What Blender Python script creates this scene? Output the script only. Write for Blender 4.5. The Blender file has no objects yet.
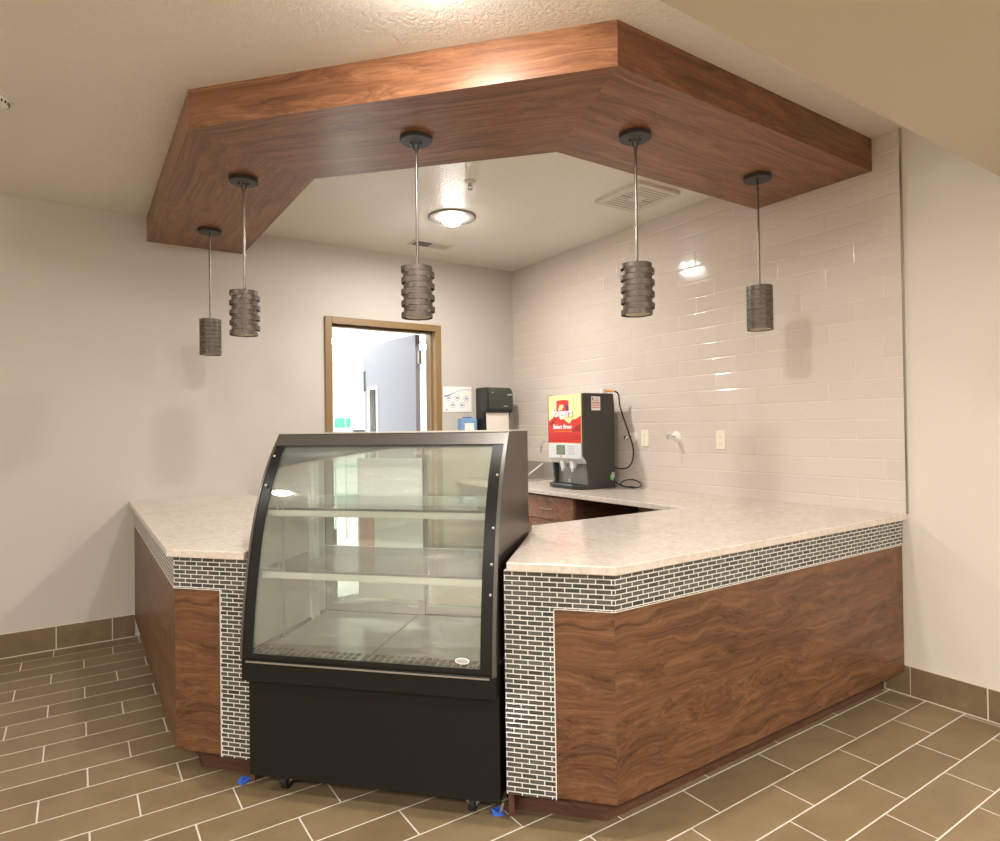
import bpy, bmesh, math, random
from mathutils import Vector, Matrix
random.seed(7)
S = bpy.context.scene
C = S.collection
PI = math.pi

# ------------------------------------------------------------------ camera, world, exposure
YAW, PIT, ROL = math.radians(33.654696), math.radians(0.570994), math.radians(-0.803357)
CAM = Vector((-3.4639, -4.9482, 1.3736))
fw = Vector((math.sin(YAW) * math.cos(PIT), math.cos(YAW) * math.cos(PIT), math.sin(PIT)))
rt = Vector((math.cos(YAW), -math.sin(YAW), 0))
up = rt.cross(fw)
r2 = rt * math.cos(ROL) + up * math.sin(ROL)
u2 = -rt * math.sin(ROL) + up * math.cos(ROL)
cd = bpy.data.cameras.new('camera')
cd.sensor_width = 36; cd.lens = 636.8774 / 1000 * 36
cd.clip_start = 0.02
cam = bpy.data.objects.new('camera', cd)
m = Matrix((r2, u2, -fw)).transposed().to_4x4(); m.translation = CAM
cam.matrix_world = m
C.objects.link(cam); S.camera = cam

w = bpy.data.worlds.new('world'); S.world = w; w.use_nodes = True
w.node_tree.nodes['Background'].inputs[0].default_value = (0.9, 0.92, 1, 1)
w.node_tree.nodes['Background'].inputs[1].default_value = 0.3
S.view_settings.view_transform = 'Standard'; S.view_settings.look = 'None'
S.view_settings.gamma = 1; S.view_settings.use_curve_mapping = False
S.view_settings.exposure = 1.30

# brightness of the lamps (used by their builders below)
BULB_NOOK = 28     # flush lamp over the nook
BULB_FRONT = 130    # flush lamp in front of the wooden beam
DOWN_NOOK, DOWN_FRONT = 16, 7
ROOM_W = 44        # recessed lamps behind the camera, mostly added for fill
WARM = (1.0, 0.955, 0.915)

H, HS, ZC, HL = 2.846, 2.676, 0.91, 2.42      # ceiling, beam underside, worktop, low ceiling
XL, YF = -6.6, -9.4                            # far walls behind the camera

# ------------------------------------------------------------------ node helpers
class NT:
    def __init__(s, name):
        s.m = bpy.data.materials.new(name); s.m.use_nodes = True
        s.t = s.m.node_tree; s.t.nodes.clear()
        s.out = s.t.nodes.new('ShaderNodeOutputMaterial')
    def n(s, typ, **kw):
        nd = s.t.nodes.new(typ)
        for k, v in kw.items(): setattr(nd, k, v)
        return nd
    def link(s, a, b): s.t.links.new(a, b)
    def setin(s, sock, v):
        if isinstance(v, bpy.types.NodeSocket): s.link(v, sock)
        else: sock.default_value = v
    def math(s, op, a, b=None, c=None):
        nd = s.n('ShaderNodeMath', operation=op)
        s.setin(nd.inputs[0], a)
        if b is not None: s.setin(nd.inputs[1], b)
        if c is not None: s.setin(nd.inputs[2], c)
        return nd.outputs[0]
    def coord(s):
        return s.n('ShaderNodeTexCoord').outputs['Object']
    def sep(s, v):
        nd = s.n('ShaderNodeSeparateXYZ'); s.link(v, nd.inputs[0]); return nd.outputs
    def comb(s, x=0, y=0, z=0):
        nd = s.n('ShaderNodeCombineXYZ')
        for i, q in enumerate((x, y, z)): s.setin(nd.inputs[i], q)
        return nd.outputs[0]
    def scale(s, v, sc, loc=(0, 0, 0)):
        nd = s.n('ShaderNodeMapping'); s.link(v, nd.inputs['Vector'])
        nd.inputs['Scale'].default_value = sc; nd.inputs['Location'].default_value = loc
        return nd.outputs[0]
    def noise(s, v, sc, det=3, rough=.5, dist=0):
        nd = s.n('ShaderNodeTexNoise'); s.link(v, nd.inputs['Vector'])
        nd.inputs['Scale'].default_value = sc; nd.inputs['Detail'].default_value = det
        nd.inputs['Roughness'].default_value = rough; nd.inputs['Distortion'].default_value = dist
        return nd.outputs['Fac']
    def rnd(s, v):
        nd = s.n('ShaderNodeTexWhiteNoise', noise_dimensions='3D'); s.link(v, nd.inputs['Vector'])
        return nd.outputs['Value']
    def ramp(s, f, stops):
        nd = s.n('ShaderNodeValToRGB'); s.link(f, nd.inputs[0])
        e = nd.color_ramp.elements
        while len(e) < len(stops): e.new(0.5)
        for q, (p, c) in zip(e, stops): q.position = p; q.color = (*c, 1)
        return nd.outputs[0]
    def mix(s, f, a, b, blend='MIX'):
        nd = s.n('ShaderNodeMix', data_type='RGBA', blend_type=blend)
        s.setin(nd.inputs[0], f)
        for i, q in ((6, a), (7, b)):
            if isinstance(q, bpy.types.NodeSocket): s.link(q, nd.inputs[i])
            else: nd.inputs[i].default_value = (*q, 1)
        return nd.outputs[2]
    def bump(s, h, dist=.002, st=1.0):
        nd = s.n('ShaderNodeBump'); s.link(h, nd.inputs['Height'])
        nd.inputs['Distance'].default_value = dist; nd.inputs['Strength'].default_value = st
        return nd.outputs[0]
    def pbr(s, col, rough=.5, metal=0, normal=None, spec=.5, coat=0, emit=None, es=0, alpha=None):
        b = s.n('ShaderNodeBsdfPrincipled')
        if isinstance(col, bpy.types.NodeSocket): s.link(col, b.inputs['Base Color'])
        else: b.inputs['Base Color'].default_value = (*col, 1)
        s.setin(b.inputs['Roughness'], rough); s.setin(b.inputs['Metallic'], metal)
        s.setin(b.inputs['Specular IOR Level'], spec); b.inputs['Coat Weight'].default_value = coat
        if normal is not None: s.link(normal, b.inputs['Normal'])
        if emit is not None:
            b.inputs['Emission Color'].default_value = (*emit, 1); b.inputs['Emission Strength'].default_value = es
        s.link(b.outputs[0], s.out.inputs[0])
        return b
    def bond(s, u, v, L, Hh, shift, g, u0=0, v0=0):
        """running-bond tiling: returns (tile mask, per-tile random, distance to the nearest edge)"""
        vv = s.math('DIVIDE', s.math('SUBTRACT', v, v0), Hh)
        row = s.math('FLOOR', vv); fv = s.math('SUBTRACT', vv, row)
        uu = s.math('SUBTRACT', s.math('DIVIDE', s.math('SUBTRACT', u, u0), L), s.math('MULTIPLY', row, shift))
        cu = s.math('FLOOR', uu); fu = s.math('SUBTRACT', uu, cu)
        du = s.math('MULTIPLY', s.math('MINIMUM', fu, s.math('SUBTRACT', 1.0, fu)), L)
        dv = s.math('MULTIPLY', s.math('MINIMUM', fv, s.math('SUBTRACT', 1.0, fv)), Hh)
        d = s.math('MINIMUM', du, dv)
        mask = s.math('GREATER_THAN', d, g / 2)
        return mask, s.rnd(s.comb(row, cu, 0)), d, cu, row

def srgb(r, g, b):
    f = lambda c: (c / 255) / 12.92 if c / 255 <= .04045 else ((c / 255 + .055) / 1.055) ** 2.4
    return (f(r), f(g), f(b))

M = {}
def plain(key, col, rough=.5, metal=0, spec=.5, coat=0):
    t = NT(key); b = None
    v = t.coord(); nz = t.noise(v, 35, 2)
    c = t.mix(t.math('MULTIPLY', nz, .12), col, tuple(x * .75 for x in col))
    t.pbr(c, rough, metal, None, spec, coat); M[key] = t.m
def emis(key, col, st):
    t = NT(key); e = t.n('ShaderNodeEmission'); e.inputs[0].default_value = (*col, 1); e.inputs[1].default_value = st
    t.link(e.outputs[0], t.out.inputs[0]); M[key] = t.m

def wall_paint(key, col, bump=.0006):
    t = NT(key); v = t.coord(); nz = t.noise(v, 160, 3)
    big = t.noise(v, 1.3, 2)
    c = t.mix(t.math('MULTIPLY', big, .10), col, tuple(x * .85 for x in col))
    t.pbr(c, .62, 0, t.bump(nz, bump), .35); M[key] = t.m
wall_paint('paint_grey', srgb(196, 190, 180))
wall_paint('paint_cream', srgb(212, 204, 190))
wall_paint('paint_white', srgb(235, 233, 228))
wall_paint('drywall', srgb(196, 186, 166), .0003)
wall_paint('cork_wall', srgb(190, 176, 150))

def ceiling_mat(key, col):
    t = NT(key); v = t.coord()
    a = t.noise(v, 52, 4, .6, .6)
    b = t.noise(v, 120, 2)
    h = t.math('ADD', t.math('SMOOTH_MIN', a, .54, .1), t.math('MULTIPLY', b, .12))
    t.pbr(col, .36, 0, t.bump(h, .014, .8), .5); M[key] = t.m
ceiling_mat('ceiling_texture', srgb(228, 222, 210))

def tilewall(key):
    t = NT(key); x, y, z = t.sep(t.coord())
    mask, r, d, cu, row = t.bond(y, z, .4445, .1044, -1 / 3, .0028, -2.735, .968)
    base = t.mix(t.math('MULTIPLY', r, .5), srgb(210, 198, 187), srgb(202, 189, 177))
    col = t.mix(mask, srgb(222, 212, 198), base)
    nd = t.n('ShaderNodeMapRange', interpolation_type='SMOOTHSTEP'); t.link(d, nd.inputs[0])
    nd.inputs[1].default_value = .0008; nd.inputs[2].default_value = .0075
    wob = t.noise(t.comb(0, y, z), 9, 1)
    # every tile sits at a slightly different tilt
    rr = t.math('SUBTRACT', r, .5)
    tilt = t.math('MULTIPLY', t.math('MULTIPLY', rr, y), 1.2)
    h = t.math('ADD', nd.outputs[0], t.math('ADD', t.math('MULTIPLY', wob, .5), tilt))
    rough = t.math('ADD', t.math('MULTIPLY', t.math('SUBTRACT', 1.0, mask), .5), .07)
    t.pbr(col, rough, 0, t.bump(h, .0016, 1), .5); M[key] = t.m
tilewall('subway_tile')

def floor_mat(key):
    t = NT(key); v = t.coord(); x, y, z = t.sep(v)
    yy = t.math('MULTIPLY', y, -1)
    mask, r, d, cu, row = t.bond(x, yy, .4640, .1665, -1 / 3, .0058, -3.589, -.012)
    n1 = t.noise(v, 6, 5, .6); n2 = t.noise(v, 90, 3, .6)
    f = t.math('ADD', t.math('MULTIPLY', n1, .65), t.math('ADD', t.math('MULTIPLY', n2, .2), t.math('MULTIPLY', r, .22)))
    tile = t.ramp(f, [(.25, srgb(108, 90, 64)), (.55, srgb(128, 109, 80)), (.85, srgb(143, 124, 94))])
    col = t.mix(mask, srgb(214, 205, 190), tile)
    nd = t.n('ShaderNodeMapRange', interpolation_type='SMOOTHSTEP'); t.link(d, nd.inputs[0])
    nd.inputs[1].default_value = .001; nd.inputs[2].default_value = .005
    rough = t.math('ADD', t.math('MULTIPLY', n1, .2), .34)
    t.pbr(col, rough, 0, t.bump(t.math('ADD', nd.outputs[0], t.math('MULTIPLY', n2, .25)), .0012), .4); M[key] = t.m
floor_mat('floor_tile')

def base_mat(key, L, u0):
    t = NT(key); v = t.coord(); x, y, z = t.sep(v)
    mask, r, d, cu, row = t.bond(x, z, L, 5, 0, .006, u0, -2)
    n1 = t.noise(v, 7, 5, .6); n2 = t.noise(v, 90, 3, .6)
    f = t.math('ADD', t.math('MULTIPLY', n1, .7), t.math('MULTIPLY', n2, .25))
    tile = t.ramp(f, [(.25, srgb(104, 86, 62)), (.55, srgb(122, 103, 76)), (.85, srgb(138, 118, 90))])
    top = t.math('LESS_THAN', z, .1475)
    bot = t.math('GREATER_THAN', z, .006)
    mk = t.math('MULTIPLY', t.math('MULTIPLY', mask, top), bot)
    t.pbr(t.mix(mk, srgb(205, 192, 170), tile), .42, 0, None, .4); M[key] = t.m
base_mat('baseboard_tile_back', .305, -.027)
base_mat('baseboard_tile_right', .326, .0)

def wood(key, dark, mid, light, vx=.5, rough=.34, seed=0.0, contrast=1.0, coat=0.0):
    t = NT(key); v = t.coord()
    o = t.n('ShaderNodeObjectInfo').outputs['Random']
    off = t.comb(seed, t.math('MULTIPLY', o, 0.0), seed * .7)
    add = t.n('ShaderNodeVectorMath', operation='ADD'); t.link(v, add.inputs[0]); t.link(off, add.inputs[1])
    p = add.outputs[0]
    wv = t.math('MULTIPLY', t.math('SUBTRACT', t.noise(t.scale(p, (1.3 * vx, 2.6, 2.6)), 1.6, 2), .5), .34 * contrast)
    wv2 = t.math('MULTIPLY', t.math('SUBTRACT', t.noise(t.scale(p, (5 * vx, 9, 9)), 1.6, 2), .5), .045 * contrast)
    wsum = t.math('ADD', wv, wv2)
    ad = t.n('ShaderNodeVectorMath', operation='ADD'); t.link(p, ad.inputs[0]); t.link(t.comb(0, wsum, wsum), ad.inputs[1])
    q = ad.outputs[0]                                                      # flowing, slightly wandering grain
    b = t.noise(t.scale(q, (vx * .8, 15, 15)), 1.6, 5, .66)               # broad streaks
    b2 = t.noise(t.scale(q, (vx * 2.2, 70, 70)), 1.6, 4, .6)              # fine streaks
    c = t.noise(t.scale(q, (6, 300, 300)), 1.5, 2, .6)                    # pores
    f = t.math('ADD', t.math('MULTIPLY', b, .62), t.math('ADD', t.math('MULTIPLY', b2, .36), t.math('MULTIPLY', c, .10)))
    col = t.ramp(f, [(.39, dark), (.54, mid), (.71, light)])
    t.pbr(col, rough, 0, t.bump(c, .0003, .4), .4, coat); M[key] = t.m
wood('walnut', srgb(86, 55, 36), srgb(126, 84, 56), srgb(158, 112, 80), .4)
wood('walnut_front', srgb(62, 40, 25), srgb(100, 67, 43), srgb(126, 89, 60), .7, .42, 3.1, 1.0)
wood('walnut_dark', srgb(58, 36, 26), srgb(86, 56, 42), srgb(112, 78, 60), .6, .45, 5.2)

def quartz(key):
    t = NT(key); v = t.coord()
    a = t.noise(v, 38, 6, .7, .3); b = t.noise(v, 110, 4, .7); s_ = t.noise(t.scale(v, (1, 2.2, 1)), 55, 5, .75, 1.0)
    big = t.noise(v, 5, 3, .6)
    base = t.ramp(t.math('ADD', t.math('MULTIPLY', a, .8), t.math('MULTIPLY', big, .2)), [(.34, srgb(190, 177, 163)), (.52, srgb(208, 197, 184)), (.70, srgb(218, 209, 198))])
    vein = t.ramp(s_, [(.33, (1, 1, 1)), (.37, (0, 0, 0))])
    c = t.mix(t.math('MULTIPLY', vein, .6), base, srgb(136, 122, 108))
    sp = t.math('MULTIPLY', t.math('GREATER_THAN', b, .66), .30)
    c = t.mix(sp, c, srgb(160, 148, 136))
    t.pbr(c, .16, 0, None, .5); M[key] = t.m
quartz('quartz')

def mosaic(key):
    t = NT(key); x, y, z = t.sep(t.coord())
    mask, r, d, cu, row = t.bond(x, z, .0520, .0168, .5, .0036, .003, .8785)
    glass = t.ramp(r, [(.0, srgb(52, 54, 50)), (.35, srgb(78, 80, 74)), (.7, srgb(96, 97, 91)), (1, srgb(66, 64, 60))])
    nz = t.noise(t.scale(t.comb(x, y, z), (1, 1, 4)), 120, 3)
    glass = t.mix(t.math('MULTIPLY', nz, .5), glass, srgb(58, 58, 52))
    col = t.mix(mask, srgb(226, 222, 214), glass)
    rough = t.math('ADD', t.math('MULTIPLY', t.math('SUBTRACT', 1.0, mask), .6), .14)
    nd = t.n('ShaderNodeMapRange'); t.link(d, nd.inputs[0]); nd.inputs[1].default_value = .001; nd.inputs[2].default_value = .003
    tl = t.math('MULTIPLY', t.math('MULTIPLY', t.math('SUBTRACT', r, .5), z), 20)
    t.pbr(col, rough, 0, t.bump(t.math('ADD', nd.outputs[0], tl), .001), .5); M[key] = t.m
mosaic('mosaic')

def glassy(key, tint=(.93, .96, .93), ior=1.45, body=.0, gl=(1, 1, 1), boost=1.0, smear=False):
    t = NT(key)
    tr = t.n('ShaderNodeBsdfTransparent'); tr.inputs[0].default_value = (*tint, 1)
    g = t.n('ShaderNodeBsdfGlossy'); g.inputs['Roughness'].default_value = .02; g.inputs[0].default_value = (*gl, 1)
    f = t.n('ShaderNodeFresnel'); f.inputs[0].default_value = ior
    mx = t.n('ShaderNodeMixShader'); t.link(t.math('MINIMUM', t.math('MULTIPLY', f.outputs[0], boost), 1.0), mx.inputs[0])
    t.link(tr.outputs[0], mx.inputs[1]); t.link(g.outputs[0], mx.inputs[2])
    last = mx
    if body or smear:
        df = t.n('ShaderNodeBsdfDiffuse'); df.inputs[0].default_value = (.75, .78, .72, 1)
        m2 = t.n('ShaderNodeMixShader'); t.link(mx.outputs[0], m2.inputs[1]); t.link(df.outputs[0], m2.inputs[2])
        if smear:   # wiped smears of cleaner left on the pane
            v = t.coord(); nz = t.noise(t.scale(v, (1.2, 1, 9)), 2.6, 4, .6, 1.2)
            k = t.ramp(nz, [(.55, (0, 0, 0)), (.72, (1, 1, 1))])
            x, y, z = t.sep(v)
            t.link(t.math('ADD', t.math('MULTIPLY', k, .10), body), m2.inputs[0])
        else: m2.inputs[0].default_value = body
        last = m2
    t.link(last.outputs[0], t.out.inputs[0]); M[key] = t.m
glassy('glass_front', (.96, .98, .95), 1.5, .05, boost=1.6, smear=True)
glassy('glass_shelf', (.90, .95, .92), 1.45, .03)
glassy('glass_door', (.80, .83, .77), 1.5, .06, boost=3)
glassy('glass_clear', (.9, .92, .92), 1.45, .02)
plain('blue_plastic', srgb(128, 166, 204), .2)

plain('grout', srgb(214, 210, 202), .5)
plain('black_metal', (.010, .010, .008), .36, 0, .22)
plain('black_body', (.012, .0115, .009), .36, 0, .2)
plain('bronze_metal', (.10, .082, .066), .34, .75)
plain('rail_metal', (.10, .092, .082), .38, .55)
plain('trim_metal', (.55, .52, .48), .25, 1)
plain('steel', (.60, .58, .54), .30, 1)
plain('pan_steel', (.56, .56, .52), .42, .9)
plain('steel_dull', (.50, .48, .44), .38, .9)
plain('chrome', (.8, .8, .8), .1, 1)
plain('inner_panel', srgb(196, 196, 182), .30, .2)
plain('pale_metal', srgb(224, 226, 214), .4, 0)
plain('rubber', (.012, .012, .012), .6)
plain('pendant_metal', (.115, .094, .078), .42, .4)
plain('canopy_metal', (.045, .045, .042), .45, .3)
plain('rod_metal', (.22, .19, .17), .3, .8)
plain('shade_white', srgb(232, 226, 208), .6)
plain('plastic_white', srgb(228, 224, 214), .4)
plain('vent_white', srgb(212, 205, 194), .45)
plain('lamp_trim', srgb(128, 123, 115), .6, 0, .2)
plain('vent_dark', srgb(168, 158, 144), .6)
plain('outlet_cream', srgb(232, 224, 200), .35)
plain('outlet_slot', srgb(110, 100, 84), .5)
plain('frame_brown', srgb(138, 110, 72), .42)
plain('door_paint', srgb(136, 137, 144), .5)
plain('dark', (.02, .02, .02), .6)
plain('machine_black', srgb(56, 54, 50), .42)
plain('machine_edge', srgb(38, 40, 42), .35)
plain('machine_silver', srgb(206, 206, 204), .35, .1)
plain('machine_splash', srgb(150, 146, 140), .3, .3)
plain('print_cream', srgb(240, 224, 150), .35)
plain('print_red', srgb(206, 50, 38), .35)
plain('print_darkred', srgb(150, 32, 30), .35)
plain('print_can', srgb(214, 50, 36), .35)
plain('print_purple', srgb(84, 40, 120), .35)
plain('print_orange', srgb(240, 150, 60), .35)
plain('print_white', srgb(245, 242, 236), .35)
plain('lcd', srgb(120, 128, 104), .25)
plain('key_grey', srgb(176, 176, 176), .4)
plain('red_light', srgb(220, 90, 60), .4)
plain('green_switch', srgb(60, 210, 70), .35)
plain('blue_tape', srgb(60, 110, 220), .6)
plain('shim_wood', srgb(190, 160, 120), .6)
plain('dispenser_green', srgb(62, 66, 56), .25)
plain('dispenser_black', (.018, .018, .016), .28)
plain('paper', srgb(236, 226, 214), .7)
plain('paper_grey', srgb(238, 239, 230), .6)
plain('ink_blue', srgb(96, 100, 160), .6)
plain('ink_pale', srgb(176, 178, 206), .6)
plain('ink_pink', srgb(220, 176, 156), .6)
plain('ink_red', srgb(190, 70, 50), .6)
plain('leaf_green', srgb(60, 170, 110), .5)
plain('teal', srgb(150, 176, 168), .5)
plain('kitchen_floor', srgb(200, 200, 196), .4)
plain('picture_orange', srgb(190, 90, 60), .6)
plain('picture_brown', srgb(120, 96, 66), .6)
plain('picture_frame', srgb(50, 46, 42), .5)
emis('bulb_nook', WARM, BULB_NOOK)
emis('bulb_front', WARM, BULB_FRONT)
emis('lens', WARM, 12)
emis('troffer', (.95, .98, 1.0), 34)

# ------------------------------------------------------------------ mesh helpers
def new(name, bm, mat, parent=None, loc=(0, 0, 0), rotz=0, rot=None, smooth=False, bevel=0, seg=2):
    if bevel:
        pass
    me = bpy.data.meshes.new(name); bmesh.ops.recalc_face_normals(bm, faces=bm.faces)
    bm.to_mesh(me); bm.free()
    if isinstance(mat, str): mat = [mat]
    for k in mat: me.materials.append(M[k])
    o = bpy.data.objects.new(name, me); C.objects.link(o)
    o.location = loc; o.rotation_euler = rot if rot else (0, 0, rotz)
    if parent: o.parent = parent
    if smooth:
        for p in me.polygons: p.use_smooth = True
        try: me.set_sharp_from_angle(angle=math.radians(35))
        except Exception: pass
    if bevel:
        b = o.modifiers.new('bevel', 'BEVEL'); b.width = bevel; b.segments = seg; b.limit_method = 'ANGLE'
        b.angle_limit = math.radians(40)
    return o
def box(bm, x0, x1, y0, y1, z0, z1, mi=0):
    v = [bm.verts.new(p) for p in ((x0, y0, z0), (x1, y0, z0), (x1, y1, z0), (x0, y1, z0), (x0, y0, z1), (x1, y0, z1), (x1, y1, z1), (x0, y1, z1))]
    for f in ((0, 3, 2, 1), (4, 5, 6, 7), (0, 1, 5, 4), (1, 2, 6, 5), (2, 3, 7, 6), (3, 0, 4, 7)):
        bm.faces.new([v[i] for i in f]).material_index = mi
    return bm
def B(*a, bm=None, mi=0):
    return box(bm or bmesh.new(), *a, mi=mi)
def prism(pts, z0, z1, bm=None, mi=0):
    bm = bm or bmesh.new()
    a = [bm.verts.new((x, y, z0)) for x, y in pts]; b = [bm.verts.new((x, y, z1)) for x, y in pts]
    bm.faces.new(a[::-1]).material_index = mi; bm.faces.new(b).material_index = mi
    n = len(pts)
    for i in range(n): bm.faces.new((a[i], a[(i + 1) % n], b[(i + 1) % n], b[i])).material_index = mi
    return bm
def prism_axis(pts, a0, a1, axis, bm=None, mi=0):
    """pts in the plane across `axis`: x -> (y,z), y -> (x,z)"""
    bm = bm or bmesh.new()
    f = (lambda p, a: (a, p[0], p[1])) if axis == 'x' else (lambda p, a: (p[0], a, p[1]))
    A = [bm.verts.new(f(p, a0)) for p in pts]; Bv = [bm.verts.new(f(p, a1)) for p in pts]
    bm.faces.new(A[::-1]).material_index = mi; bm.faces.new(Bv).material_index = mi
    n = len(pts)
    for i in range(n): bm.faces.new((A[i], A[(i + 1) % n], Bv[(i + 1) % n], Bv[i])).material_index = mi
    return bm
def cyl(r, p0, p1, n=24, bm=None, r1=None, mi=0, cap=True):
    bm = bm or bmesh.new(); p0 = Vector(p0); p1 = Vector(p1); d = (p1 - p0).normalized()
    a = d.orthogonal().normalized(); b = d.cross(a); r1 = r if r1 is None else r1
    A = [bm.verts.new(p0 + (a * math.cos(t) + b * math.sin(t)) * r) for t in [2 * PI * i / n for i in range(n)]]
    Bv = [bm.verts.new(p1 + (a * math.cos(t) + b * math.sin(t)) * r1) for t in [2 * PI * i / n for i in range(n)]]
    if cap: bm.faces.new(A[::-1]).material_index = mi; bm.faces.new(Bv).material_index = mi
    for i in range(n): bm.faces.new((A[i], A[(i + 1) % n], Bv[(i + 1) % n], Bv[i])).material_index = mi
    return bm
def lathe(prof, n=32, bm=None, c=(0, 0, 0), closed=False, mi=0):
    bm = bm or bmesh.new(); rings = []
    for r, z in prof:
        if r < 1e-6: rings.append([bm.verts.new((c[0], c[1], c[2] + z))])
        else: rings.append([bm.verts.new((c[0] + r * math.cos(2 * PI * i / n), c[1] + r * math.sin(2 * PI * i / n), c[2] + z)) for i in range(n)])
    pr = list(zip(rings, rings[1:])) + ([(rings[-1], rings[0])] if closed else [])
    for a, b in pr:
        for i in range(n):
            j = (i + 1) % n
            if len(a) == 1 and len(b) == 1: continue
            if len(a) == 1: bm.faces.new((a[0], b[i], b[j])).material_index = mi
            elif len(b) == 1: bm.faces.new((a[i], a[j], b[0])).material_index = mi
            else: bm.faces.new((a[i], a[j], b[j], b[i])).material_index = mi
    return bm
def tube(pts, r, n=10, bm=None, mi=0, sub=6):
    """smooth tube through points (Catmull-Rom)"""
    bm = bm or bmesh.new(); P = [Vector(p) for p in pts]; Q = []
    E = [P[0] * 2 - P[1]] + P + [P[-1] * 2 - P[-2]]
    for i in range(1, len(E) - 2):
        for k in range(sub):
            t = k / sub; a, b, c, d = E[i - 1:i + 3]
            Q.append(.5 * ((2 * b) + (c - a) * t + (2 * a - 5 * b + 4 * c - d) * t * t + (3 * b - a - 3 * c + d) * t ** 3))
    Q.append(P[-1]); rings = []; nrm = None
    for i, q in enumerate(Q):
        d = (Q[min(i + 1, len(Q) - 1)] - Q[max(i - 1, 0)]).normalized()
        nrm = d.orthogonal().normalized() if nrm is None else (nrm - d * nrm.dot(d)).normalized()
        b = d.cross(nrm)
        rings.append([bm.verts.new(q + (nrm * math.cos(2 * PI * k / n) + b * math.sin(2 * PI * k / n)) * r) for k in range(n)])
    for a, b in zip(rings, rings[1:]):
        for k in range(n): bm.faces.new((a[k], a[(k + 1) % n], b[(k + 1) % n], b[k])).material_index = mi
    bm.faces.new(rings[0][::-1]); bm.faces.new(rings[-1])
    return bm
def tag(o, label, cat, group=None):
    o['label'] = label; o['category'] = cat
    if group: o['group'] = group
    return o
def thing(name, label, cat, loc=(0, 0, 0), rotz=0, group=None):
    o = bpy.data.objects.new(name, None); C.objects.link(o); o.empty_display_size = .1
    o.location = loc; o.rotation_euler = (0, 0, rotz)
    return tag(o, label, cat, group)
def struct(o):
    o['kind'] = 'structure'; return o
def dup(root, label, loc=None, rotz=None):
    r = root.copy(); C.objects.link(r); r['label'] = label
    if loc is not None: r.location = loc
    if rotz is not None: r.rotation_euler = (0, 0, rotz)
    for ch in list(root.children):
        c = ch.copy(); C.objects.link(c); c.parent = r
        for g in ch.children:
            d = g.copy(); C.objects.link(d); d.parent = c
    return r
def text_mesh(name, body, size, mat, parent, loc, rot, depth=.0008, bold=0, align='CENTER'):
    cu = bpy.data.curves.new(name, 'FONT'); cu.body = body; cu.size = size; cu.extrude = depth; cu.offset = bold
    cu.align_x = align
    tmp = bpy.data.objects.new(name + '_tmp', cu); C.objects.link(tmp)
    dg = bpy.context.evaluated_depsgraph_get(); me = bpy.data.meshes.new_from_object(tmp.evaluated_get(dg))
    bpy.data.objects.remove(tmp); bpy.data.curves.remove(cu)
    me.materials.clear(); me.materials.append(M[mat]); me.name = name
    o = bpy.data.objects.new(name, me); C.objects.link(o); o.parent = parent; o.location = loc; o.rotation_euler = rot
    return o

def lineint(p, d, q, e):
    # 2D intersection p + t d = q + s e
    det = d[0] * -e[1] + e[0] * d[1]
    t = ((q[0] - p[0]) * -e[1] + e[0] * (q[1] - p[1])) / det
    return (p[0] + d[0] * t, p[1] + d[1] * t)
def offset(poly, dists):
    """move each edge of an open polyline to its left by the matching distance"""
    L = []
    for (a, b), s in zip(zip(poly, poly[1:]), dists):
        dx, dy = b[0] - a[0], b[1] - a[1]; l = math.hypot(dx, dy); nx, ny = -dy / l, dx / l
        L.append(((a[0] + nx * s, a[1] + ny * s), (dx / l, dy / l)))
    out = [L[0][0]]
    for (p, d), (q, e) in zip(L, L[1:]): out.append(lineint(p, d, q, e))
    a, b = poly[-2:]; p, d = L[-1]; l = math.hypot(b[0] - a[0], b[1] - a[1])
    out.append((p[0] + d[0] * l, p[1] + d[1] * l))
    return out
def panel(name, P, Q, z0, z1, mat, parent=None, bevel=0, smooth=False):
    """panel with mitred ends: outer edge P0-P1, inner edge Q0-Q1; local x runs along the outer edge"""
    (x0, y0), (x1, y1) = P; a = math.atan2(y1 - y0, x1 - x0); ca, sa = math.cos(a), math.sin(a)
    loc = lambda p: ((p[0] - x0) * ca + (p[1] - y0) * sa, -(p[0] - x0) * sa + (p[1] - y0) * ca)
    bm = prism([loc(P[0]), loc(P[1]), loc(Q[1]), loc(Q[0])], z0, z1)
    return new(name, bm, mat, parent, (x0, y0, 0), a, bevel=bevel)

# ------------------------------------------------------------------ room shell
struct(new('floor', B(XL, .0, YF, 0, -.1, 0), 'floor_tile'))
struct(new('ceiling', B(XL - .15, .15, -3.88, .15, H, H + .12), 'ceiling_texture'))
bm = B(XL, .0, YF, -3.875, HL, HL + .1); box(bm, XL, .0, -3.93, -3.875, HL + .1, H)
struct(new('ceiling', bm, 'drywall'))
T0 = .15
DX0, DX1, DZ = -1.775, -.84, 2.215     # door opening
bm = B(XL - .15, DX0, 0, T0, -.1, H); box(bm, DX1, .15, 0, T0, -.1, H); box(bm, DX0, DX1, 0, T0, DZ, H)
struct(new('wall_back', bm, 'paint_grey'))
wr = struct(new('wall_right', B(0, .15, YF, 0, -.1, H), 'paint_cream'))
tc = new('tile_cladding', B(-.009, 0.0, -3.415, 0, .90, H), 'subway_tile', wr)
struct(new('wall_left', B(XL - .15, XL, YF, 0, -.1, H), 'paint_cream'))
struct(new('wall_front', B(XL - .15, .15, YF - .15, YF, -.1, H), 'paint_cream'))
struct(new('trim_1', B(-.011, 0, -3.424, -3.415, ZC, H), 'trim_metal'))
struct(new('baseboard_back', B(0, 6.6 - 3.1455, -.009, 0, 0, .152), 'baseboard_tile_back', loc=(XL, 0, 0)))
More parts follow.
